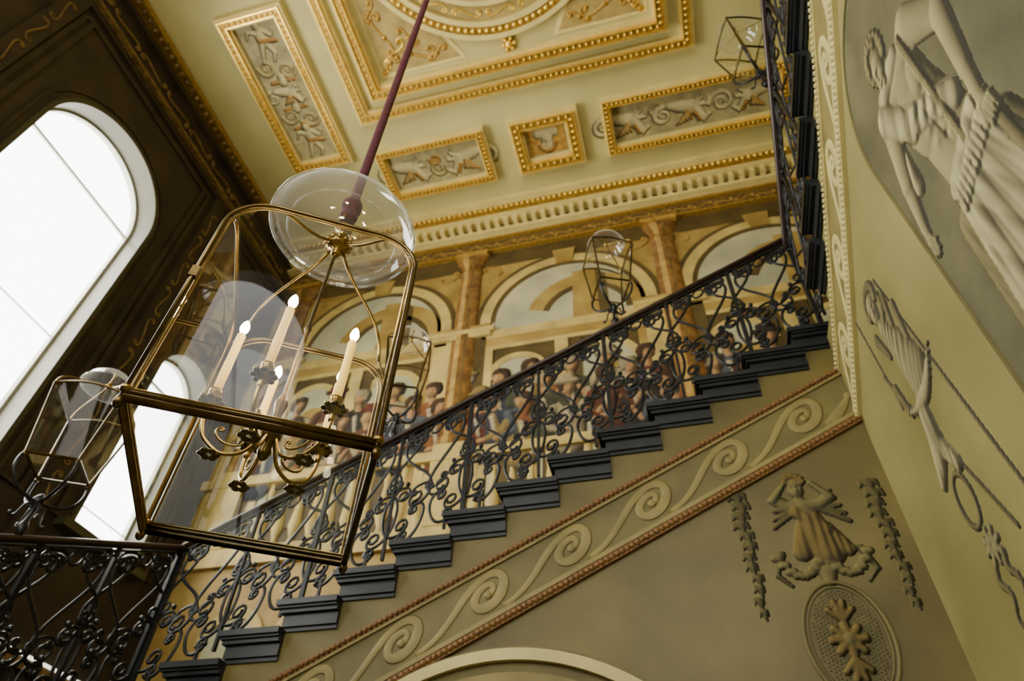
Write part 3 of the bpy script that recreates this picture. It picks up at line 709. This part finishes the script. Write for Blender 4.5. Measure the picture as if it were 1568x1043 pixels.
        lo = bpy.data.objects.new('candle_glow', li); COL.objects.link(lo); lo.parent = e; lo.location = (cx, cy, .61)
    mb.build('brass_frame', e); gl.build('glass_panes', e); bl.build('candle_bulbs', e)
    g = MB(); hb = hh+.40
    lathe(g, [(.018, .135), (.035, .130), (.07, .122), (.12, .106), (.17, .080), (.215, .042), (.245, .005), (.258, -.025), (.268, -.045), (.276, -.052), (.279, -.048), (.276, -.043), (.266, -.040)], (0, 0, hb), 'bell', 48)
    lathe(g, [(.255, -.04), (.21, -.070), (.16, -.090), (.11, -.10), (.06, -.10), (.04, -.095), (.034, -.088)], (0, 0, hb), 'bell', 48)
    sweep(g, [(.274*cos(a), .274*sin(a), hb-.049) for a in np.linspace(0, 2*pi, 65)[:-1]], .0045, 'bell', sides=8, closed=True, normal=(0, 0, 1))
    sweep(g, [(.205*cos(a), .205*sin(a), hb-.073) for a in np.linspace(0, 2*pi, 65)[:-1]], .003, 'bell', sides=6, closed=True, normal=(0, 0, 1))
    g.build('smoke_bell', e)
    m = MB()
    lathe(m, [(.0, .0), (.03, .0), (.036, .03), (.028, .06), (.04, .075), (.04, .11), (.03, .13), (.022, .15)], (0, 0, hh+.43), 'velvet', 20)
    L_ = H-.938-hh-.56-.045
    lathe(m, [(.020, .0), (.020, L_-.03), (.06, L_-.015), (.06, L_)], (0, 0, hh+.56), 'velvet', 14)
    m.build('suspension_rope', e)
hanging_lantern()

def newel_lantern(x, y, zrail, yaw, sc_=1.):
    e = empty('newel_lantern', (x, y, zrail), yaw); mb = MB(); g = MB()
    w0, w1, z0, z1 = .125*sc_, .175*sc_, .42, .88
    c0 = [(-w0, -w0), (w0, -w0), (w0, w0), (-w0, w0)]; c1 = [(-w1, -w1), (w1, -w1), (w1, w1), (-w1, w1)]
    lathe(mb, [(.0, -.0), (.02, .0), (.02, .02), (.032, .04), (.02, .07), (.013, .09), (.013, .17), (.028, .19), (.034, .215), (.018, .24), (.0, .26)], (0, 0, 0), 'iron', 14)
    for i in range(4):
        j = (i+1) % 4
        a, b = c0[i], c0[j]; c, d = c1[i], c1[j]
        sweep(mb, [(*a, z0), (*b, z0)], .009, 'brass_d', sides=6); sweep(mb, [(*a, z0), (*c, z1)], .008, 'brass_d', sides=6)
        arc = [(c[0]+(d[0]-c[0])*t, c[1]+(d[1]-c[1])*t, z1+.04*sin(pi*t)) for t in np.linspace(0, 1, 9)]
        sweep(mb, arc, .008, 'brass_d', sides=6)
        g.add([(*a, z0), (*b, z0)]+[arc[8-q] for q in range(9)], [tuple(range(11))], 'glass', False)
        ell(mb, (*a, z0-.012), (.013, .013, .016), 'brass_d', 8, 6)
        p0 = np.array((0, 0, .20)); p1 = np.array((a[0]*.9, a[1]*.9, .20)); p2 = np.array((a[0]*1.2, a[1]*1.2, .32)); p3 = np.array((*a, z0))
        q = np.linspace(0, 1, 14); sweep(mb, [(1-s)**3*p0+3*s*(1-s)**2*p1+3*s*s*(1-s)*p2+s**3*p3 for s in q], .010, 'iron', sides=6)
        dd = np.array(a)/np.linalg.norm(a)
        sc = scroll('S', 1.2, (.06, .13), -.9, .12, 1, n=26, p=2.)
        sweep(mb, [(s*dd[0], s*dd[1], z) for s, z in sc], .006, 'iron', normal=(-dd[1], dd[0], 0), sides=6)
        p0 = np.array((*c, z1)); p1 = np.array((c[0], c[1], z1+.12)); p2 = np.array((c[0]*.4, c[1]*.4, z1+.10)); p3 = np.array((0, 0, z1+.17))
        sweep(mb, [(1-s)**3*p0+3*s*(1-s)**2*p1+3*s*s*(1-s)*p2+s**3*p3 for s in q], .005, 'brass', sides=6)
    g.add([(*p, z0) for p in c0], [(0, 1, 2, 3)], 'glass', False)
    lathe(mb, [(0, .15), (.015, .16), (.02, .18), (.01, .20), (.006, .21), (.006, .27), (.014, .28), (0, .30)], (0, 0, z1), 'brass', 12)
    lathe(g, [(.012, .28), (.05, .27), (.10, .25), (.14, .21), (.155, .17), (.168, .16), (.16, .165)], (0, 0, z1), 'bell', 28)
    mb.build('bracket_and_frame', e); g.build('glass_shade', e)
nz = lambda x: NZ0+SL*(x-NX0)+1.0
newel_lantern(-1.94, YS+.02, nz(-1.94), .4); newel_lantern(-.21, YS+.02, nz(-.21), .4)
newel_lantern(XR-.02, 2.50, RZ+SL*(YS-2.50)+1.01, .3)
newel_lantern(XF, 2.45, LZ-SL*(YS-2.45)+1.0, .5, 1.12)

# ------------------------------------------------------------------ grisaille statue
mb = MB()
prism(mb, archpoly(1.47, .55, .6, 2.93), PR, 0, .004, 'niche')
ringseg(mb, (1.47, 2.93), .55, .57, 0, pi, PR, 0, .008, 'bandbg', 30)
for s in (.90, 2.02): prism(mb, [(s, .6), (s+.02, .6), (s+.02, 2.93), (s, 2.93)], PR, 0, .008, 'bandbg')
st = (.30, .265, .130); dr = (.38, .34, .180); sh = (.185, .160, .072)
C = []
def c(x1, z1, r1, x2, z2, r2, h, col=st): C.append((x1, z1, r1, x2, z2, r2, h, col)); return len(C)-1
c(1.55, 3.02, .082, 1.575, 2.95, .062, .15); c(1.52, 3.07, .095, 1.55, 3.06, .09, .13, sh)
for a in np.linspace(-.6, 3.9, 13): c(1.535+.10*cos(a), 3.055+.10*sin(a), .03, 1.535+.108*cos(a), 3.06+.108*sin(a), .024, .14, sh)
for a in np.linspace(0, 3, 6): c(1.545+.065*cos(a), 3.09+.05*sin(a), .024, 1.545+.06*cos(a), 3.095+.05*sin(a), .022, .165, sh)
c(1.575, 2.94, .03, 1.57, 2.92, .025, .165)
c(1.53, 2.93, .062, 1.51, 2.82, .08, .11)
c(1.71, 2.76, .10, 1.34, 2.79, .10, .14); c(1.53, 2.70, .20, 1.52, 2.50, .18, .15); c(1.51, 2.48, .175, 1.50, 2.25, .18, .14)
c(1.61, 2.66, .095, 1.58, 2.63, .09, .16); c(1.43, 2.67, .095, 1.45, 2.64, .09, .16)
c(1.75, 2.77, .095, 1.88, 2.55, .070, .15); c(1.88, 2.55, .068, 1.955, 2.34, .042, .14); c(1.955, 2.33, .038, 1.97, 2.27, .034, .14)
for k_ in range(4): c(1.965+(k_-1.5)*.016, 2.26, .012, (1.940, 1.960, 1.98, 1.998)[k_], (2.19, 2.175, 2.18, 2.195)[k_], .009, .14)
c(1.95, 2.28, .013, 1.925, 2.235, .010, .145)
c(1.30, 2.80, .10, 1.15, 2.56, .072, .17); c(1.15, 2.56, .072, 1.25, 2.30, .052, .19); c(1.25, 2.30, .046, 1.29, 2.17, .038, .20); c(1.29, 2.16, .042, 1.30, 2.11, .040, .20)
for k_ in range(4): c(1.255+k_*.024, 2.12, .014, 1.262+k_*.022, 2.05, .010, .21)
c(1.33, 2.14, .014, 1.348, 2.09, .011, .21)
c(1.29, 2.08, .03, 1.40, 1.0, .055, .17, sh)
D = []
D.append(c(1.74, 2.86, .08, 1.62, 2.60, .08, .175, dr)); D.append(c(1.62, 2.62, .075, 1.36, 2.34, .06, .18, dr))
D.append(c(1.76, 2.86, .06, 1.82, 2.45, .05, .12, dr)); D.append(c(1.66, 2.90, .06, 1.44, 2.87, .05, .14, dr))
D2 = []
for k_ in range(9):
    a = k_/8; x0 = 1.35+.30*a; x1 = 1.25+.50*a
    D2.append(c(x0, 2.18, .045, x1, 1.58+.05*sin(k_*2.1), .046, .15+.015*(k_ % 2), dr))
D2.append(c(1.34, 2.20, .05, 1.66, 2.17, .05, .18, dr))
D2.append(c(1.30, 2.0, .09, 1.20, 1.35, .08, .09, sh)); D2.append(c(1.72, 2.05, .08, 1.80, 1.3, .07, .08, sh))
c(1.60, 1.65, .095, 1.63, 1.38, .07, .13); c(1.63, 1.38, .068, 1.66, 1.0, .04, .12); c(1.40, 1.65, .095, 1.38, 1.40, .07, .12); c(1.38, 1.38, .066, 1.36, 1.02, .04, .11)
c(1.66, .97, .04, 1.74, .93, .03, .13); c(1.36, .99, .04, 1.30, .94, .03, .13)
c(1.37, 2.84, .022, 1.46, 2.20, .018, .192, sh)      # sword belt
# pleated waist fringe of the tunic
for k_ in range(11): c(1.32+.034*k_, 2.15, .018, 1.315+.036*k_, 2.08, .016, .205, dr)
c(1.15, .80, .09, 1.85, .80, .09, .1, sh)
B = [(1.572, 3.0, .016, .012, -.03), (1.622, 2.995, .012, .012, -.025), (1.603, 2.975, .012, .03, .03), (1.60, 2.925, .03, .007, -.015), (1.595, 2.94, .025, .008, .012),
     (1.59, 3.02, .045, .010, .012), (1.51, 2.40, .010, .10, -.02), (1.505, 2.32, .015, .015, -.03), (1.51, 2.56, .12, .02, -.012), (1.56, 2.45, .03, .025, .014), (1.46, 2.45, .03, .025, .014), (1.57, 2.37, .03, .025, .012), (1.45, 2.37, .03, .025, .012)]
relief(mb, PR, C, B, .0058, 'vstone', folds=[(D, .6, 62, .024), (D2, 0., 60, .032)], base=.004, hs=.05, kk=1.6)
mb.build('painted_statue_mural')

mb = MB(); C = []
TY = 2.72
st = (.27, .24, .115); dr = (.34, .30, .155); sh = (.175, .152, .068)
def c(x1, z1, r1, x2, z2, r2, h, col=None): C.append((TY+(x1-TY)*1.3, z1, r1*1.2, TY+(x2-TY)*1.3, z2, r2*1.2, h, col or st)); return len(C)-1
c(2.74, 2.72, .062, 2.745, 2.66, .05, .09); c(2.745, 2.61, .03, 2.74, 2.58, .03, .07)
for a in np.linspace(-.5, 3.6, 12): c(2.735+.075*cos(a), 2.74+.08*sin(a), .028, 2.735+.08*cos(a), 2.745+.085*sin(a), .022, .08, sh)
for a in np.linspace(2.6, 4.2, 6): c(2.74+.09*cos(a), 2.66+.10*sin(a), .022, 2.74+.095*cos(a), 2.65+.1*sin(a), .02, .06, sh)
w0 = [c(2.74, 2.54, .05, 2.70, 2.36, .09, .08), c(2.70, 2.36, .09, 2.66, 2.16, .12, .09)]
for x1, z1, x2, z2 in ((2.62, 2.62, 2.66, 2.45), (2.85, 2.6, 2.80, 2.42), (2.9, 2.3, 2.86, 2.1), (2.58, 2.5, 2.60, 2.3)): c(x1, z1, .03, x2, z2, .018, .05, sh)
for q in np.linspace(-1, 1, 15): c(2.68+.19*q, 2.13-.08*(1-q*q), .03*(1.2-abs(q)), 2.70+.19*q, 2.13-.08*(1-q*q), .03*(1.2-abs(q)), .10, dr)
w1 = [c(2.76, 2.05, .05, 2.80, 1.86, .075, .09, dr), c(2.80, 1.86, .08, 2.90, 1.74, .03, .09, dr), c(2.80, 1.9, .05, 2.72, 1.70, .035, .08, dr)]
c(2.62, 2.75, .010, 2.42, 1.25, .010, .03, sh); c(2.95, 2.45, .010, 2.58, 1.30, .010, .035, sh); c(2.96, 2.9, .008, 2.92, 2.2, .008, .025, sh)
for a in np.linspace(0, 2*pi, 26): c(2.80+.065*cos(a), 1.58+.12*sin(a), .014, 2.80+.065*cos(a+.2), 1.58+.12*sin(a+.2), .014, .04, sh)
for a in np.linspace(0, 2*pi, 9)[:-1]: c(2.78+.02*cos(a), 1.36+.02*sin(a), .018, 2.78+.055*cos(a), 1.36+.065*sin(a), .016, .05)
for x in (2.74, 2.84): 
    for q in np.linspace(0, 1, 8): c(x+.02*sin(q*9), 1.30-.22*q, .02-.010*q, x+.02*sin(q*9+1), 1.27-.22*q, .018-.010*q, .04, sh)
tx = TY+.022*1.3
relief(mb, PR, C, [(tx-.025, 2.70, .015, .012, -.02), (tx+.030, 2.70, .015, .012, -.02), (tx, 2.68, .012, .024, .02), (tx, 2.645, .024, .007, -.012)], .006, 'vstone', folds=[(w0, .7, 120, .012), (w1, .4, 100, .015)], base=.002, hs=.08, kk=1.3)
mb.build('painted_trophy_mural')

mb = MB(); C = []
og = (.125, .088, .020); os_ = (.080, .067, .019); ow = (.138, .118, .040)
def c(x1, z1, r1, x2, z2, r2, h, col=os_): C.append((x1, z1, r1, x2, z2, r2, h, col)); return len(C)-1
K = .73
c(K-.03, 2.22, .048, K-.03, 2.17, .042, .08, ow); c(K-.03, 2.25, .05, K-.02, 2.24, .052, .07, og)
for a in np.linspace(0, 3.1, 7): c(K-.03+.05*cos(a), 2.23+.045*sin(a), .018, K-.03+.055*cos(a), 2.235+.05*sin(a), .016, .08, og)
c(K-.03, 2.14, .025, K-.02, 2.10, .03, .06, ow); c(K-.10, 2.08, .035, K+.06, 2.08, .035, .07, ow)
c(K-.02, 2.06, .07, K, 1.96, .06, .08, ow)
fo = [c(K, 1.98, .07, K+.04, 1.80, .09, .09, og), c(K-.03, 1.95, .06, K-.09, 1.80, .05, .07, og), c(K+.05, 1.92, .06, K+.14, 1.80, .04, .07, og), c(K-.06, 2.04, .04, K+.06, 1.92, .04, .09, og)]
c(K-.10, 2.08, .034, K-.17, 2.13, .026, .07, ow); c(K-.17, 2.13, .024, K-.10, 2.21, .018, .09, ow)
c(K+.07, 2.08, .034, K+.14, 2.12, .026, .07, ow); c(K+.14, 2.12, .024, K+.06, 2.22, .018, .09, ow)
for s in (-1, 1):
    for i in range(5): c(K+s*.05, 2.06, .022, K+s*(.15+.012*i), 2.16-.05*i, .014, .05, os_)
    for q in np.linspace(0, 1, 8): c(K+s*(.02+.20*q), 1.74-.09*sin(q*pi)+.04*q, .024, K+s*(.04+.20*q), 1.74-.09*sin(q*pi)+.04*q, .022, .07, ow)
    c(K+s*.20, 1.80, .022, K+s*.25, 1.68, .012, .05, os_); c(K+s*.24, 1.68, .014, K+s*.19, 1.62, .01, .05, os_)
    for i in range(12):
        z = 2.18-.062*i; x = K+s*.36+.012*sin(i*1.7); r = .034-.0018*i
        c(x, z, r, x+.008, z-.04, r*.45, .05, os_); c(x-r, z+.01, r*.6, x-r*1.4, z-.02, r*.3, .035, os_); c(x+r, z+.01, r*.6, x+r*1.4, z-.02, r*.3, .035, os_)
c(K, 1.68, .05, K, 1.64, .035, .07, ow)
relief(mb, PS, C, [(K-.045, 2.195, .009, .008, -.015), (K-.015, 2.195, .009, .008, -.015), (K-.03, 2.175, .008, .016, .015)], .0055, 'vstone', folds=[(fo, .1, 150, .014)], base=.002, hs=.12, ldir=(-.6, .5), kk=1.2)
def ellring(rx, rz, w, d, k, n=64):
    sweep(mb, [PS(K+rx*cos(a), 1.335+rz*sin(a), d) for a in np.linspace(0, 2*pi, n+1)[:-1]], w, k, t=w*.5, normal=(0, -1, 0), sides=8, closed=True)
ellring(.20, .29, .010, .006, 'bandbg'); ellring(.178, .265, .005, .004, 'bandbg')
prism(mb, [(K+.17*cos(a), 1.335+.257*sin(a)) for a in np.linspace(0, 2*pi, 41)[:-1]], PS, 0, .004, 'med')
for i in range(-9, 10):
    for j in range(-14, 15):
        x = i*.018; z = j*.018+(i % 2)*.009
        if (x/.16)**2+(z/.245)**2 < 1: ell(mb, PS(K+x, 1.335+z, .004), (.007, .003, .007), 'med', 6, 4)
C = []
for a in np.linspace(0, 2*pi, 9)[:-1]: c(K+.02*cos(a), 1.335+.02*sin(a), .020, K+.075*cos(a), 1.335+.075*sin(a), .022, .05, og)
for a in (pi/2, -pi/2):
    for b in (-.7, -.25, .25, .7): c(K, 1.335+.09*sin(a), .016, K+.085*sin(b), 1.335+.19*sin(a)*cos(b), .018, .05, og)
c(K, 1.335, .035, K, 1.34, .035, .06, ow)
relief(mb, PS, C, [], .006, 'vstone', base=.006, hs=.2, ldir=(-.6, .5), kk=1.3)
mb.build('painted_putto_medallion_mural')

# ------------------------------------------------------------------ lights & world
w = bpy.data.worlds.new('World'); bpy.context.scene.world = w; w.use_nodes = True
bg = w.node_tree.nodes['Background']; bg.inputs['Color'].default_value = (1., .99, .95, 1); bg.inputs['Strength'].default_value = 11.
from mathutils import Vector, Matrix
def area(name, loc, target, sx, sy, en, col):
    l = bpy.data.lights.new(name, 'AREA'); l.shape = 'RECTANGLE'; l.size = sx; l.size_y = sy; l.energy = en; l.color = col
    o = bpy.data.objects.new(name, l); COL.objects.link(o); o.location = loc
    d = Vector(target)-Vector(loc); o.rotation_euler = d.to_track_quat('-Z', 'Y').to_euler()
    return o
area('daylight_window_1', (XL-.35, 2.43, 4.7), (0, 2.43, 5.4), 1.4, 3.6, 185, (1, .94, .76))
area('daylight_window_2', (XL-.35, 4.62, 4.0), (0, 4.62, 4.6), .8, 2.4, 55, (1, .94, .76))
area('fill_window_3', (XL-.35, -.9, 4.7), (0, -.9, 5.4), 1.4, 3.6, 120, (1, .94, .76))  # added lamp outside the unseen third window
for i, x in enumerate((-2.2, .6)):
    area('fill_front_%d' % i, (x, YF-.3, 4.0), (x, 3, 8.), 1.2, 3.6, 62, (1, .87, .55))  # added fill lamps behind the camera, aimed up at the ceiling

a, b, c_ = 2.36508, .04122, .28109
R = Matrix.Rotation(c_, 4, 'Z') @ Matrix.Rotation(a, 4, 'X') @ Matrix.Rotation(b, 4, 'Z')
cam = bpy.data.cameras.new('camera'); co_ = bpy.data.objects.new('camera', cam); COL.objects.link(co_)
co_.matrix_world = R
cam.sensor_width = 36; cam.lens = 1018.83/1568*36; cam.clip_start = .05
cam.dof.use_dof = True; cam.dof.focus_distance = 1.95; cam.dof.aperture_fstop = 2.8
bpy.context.scene.camera = co_
print('VERTS', sum(len(o.data.vertices) for o in bpy.data.objects if o.type == 'MESH'))
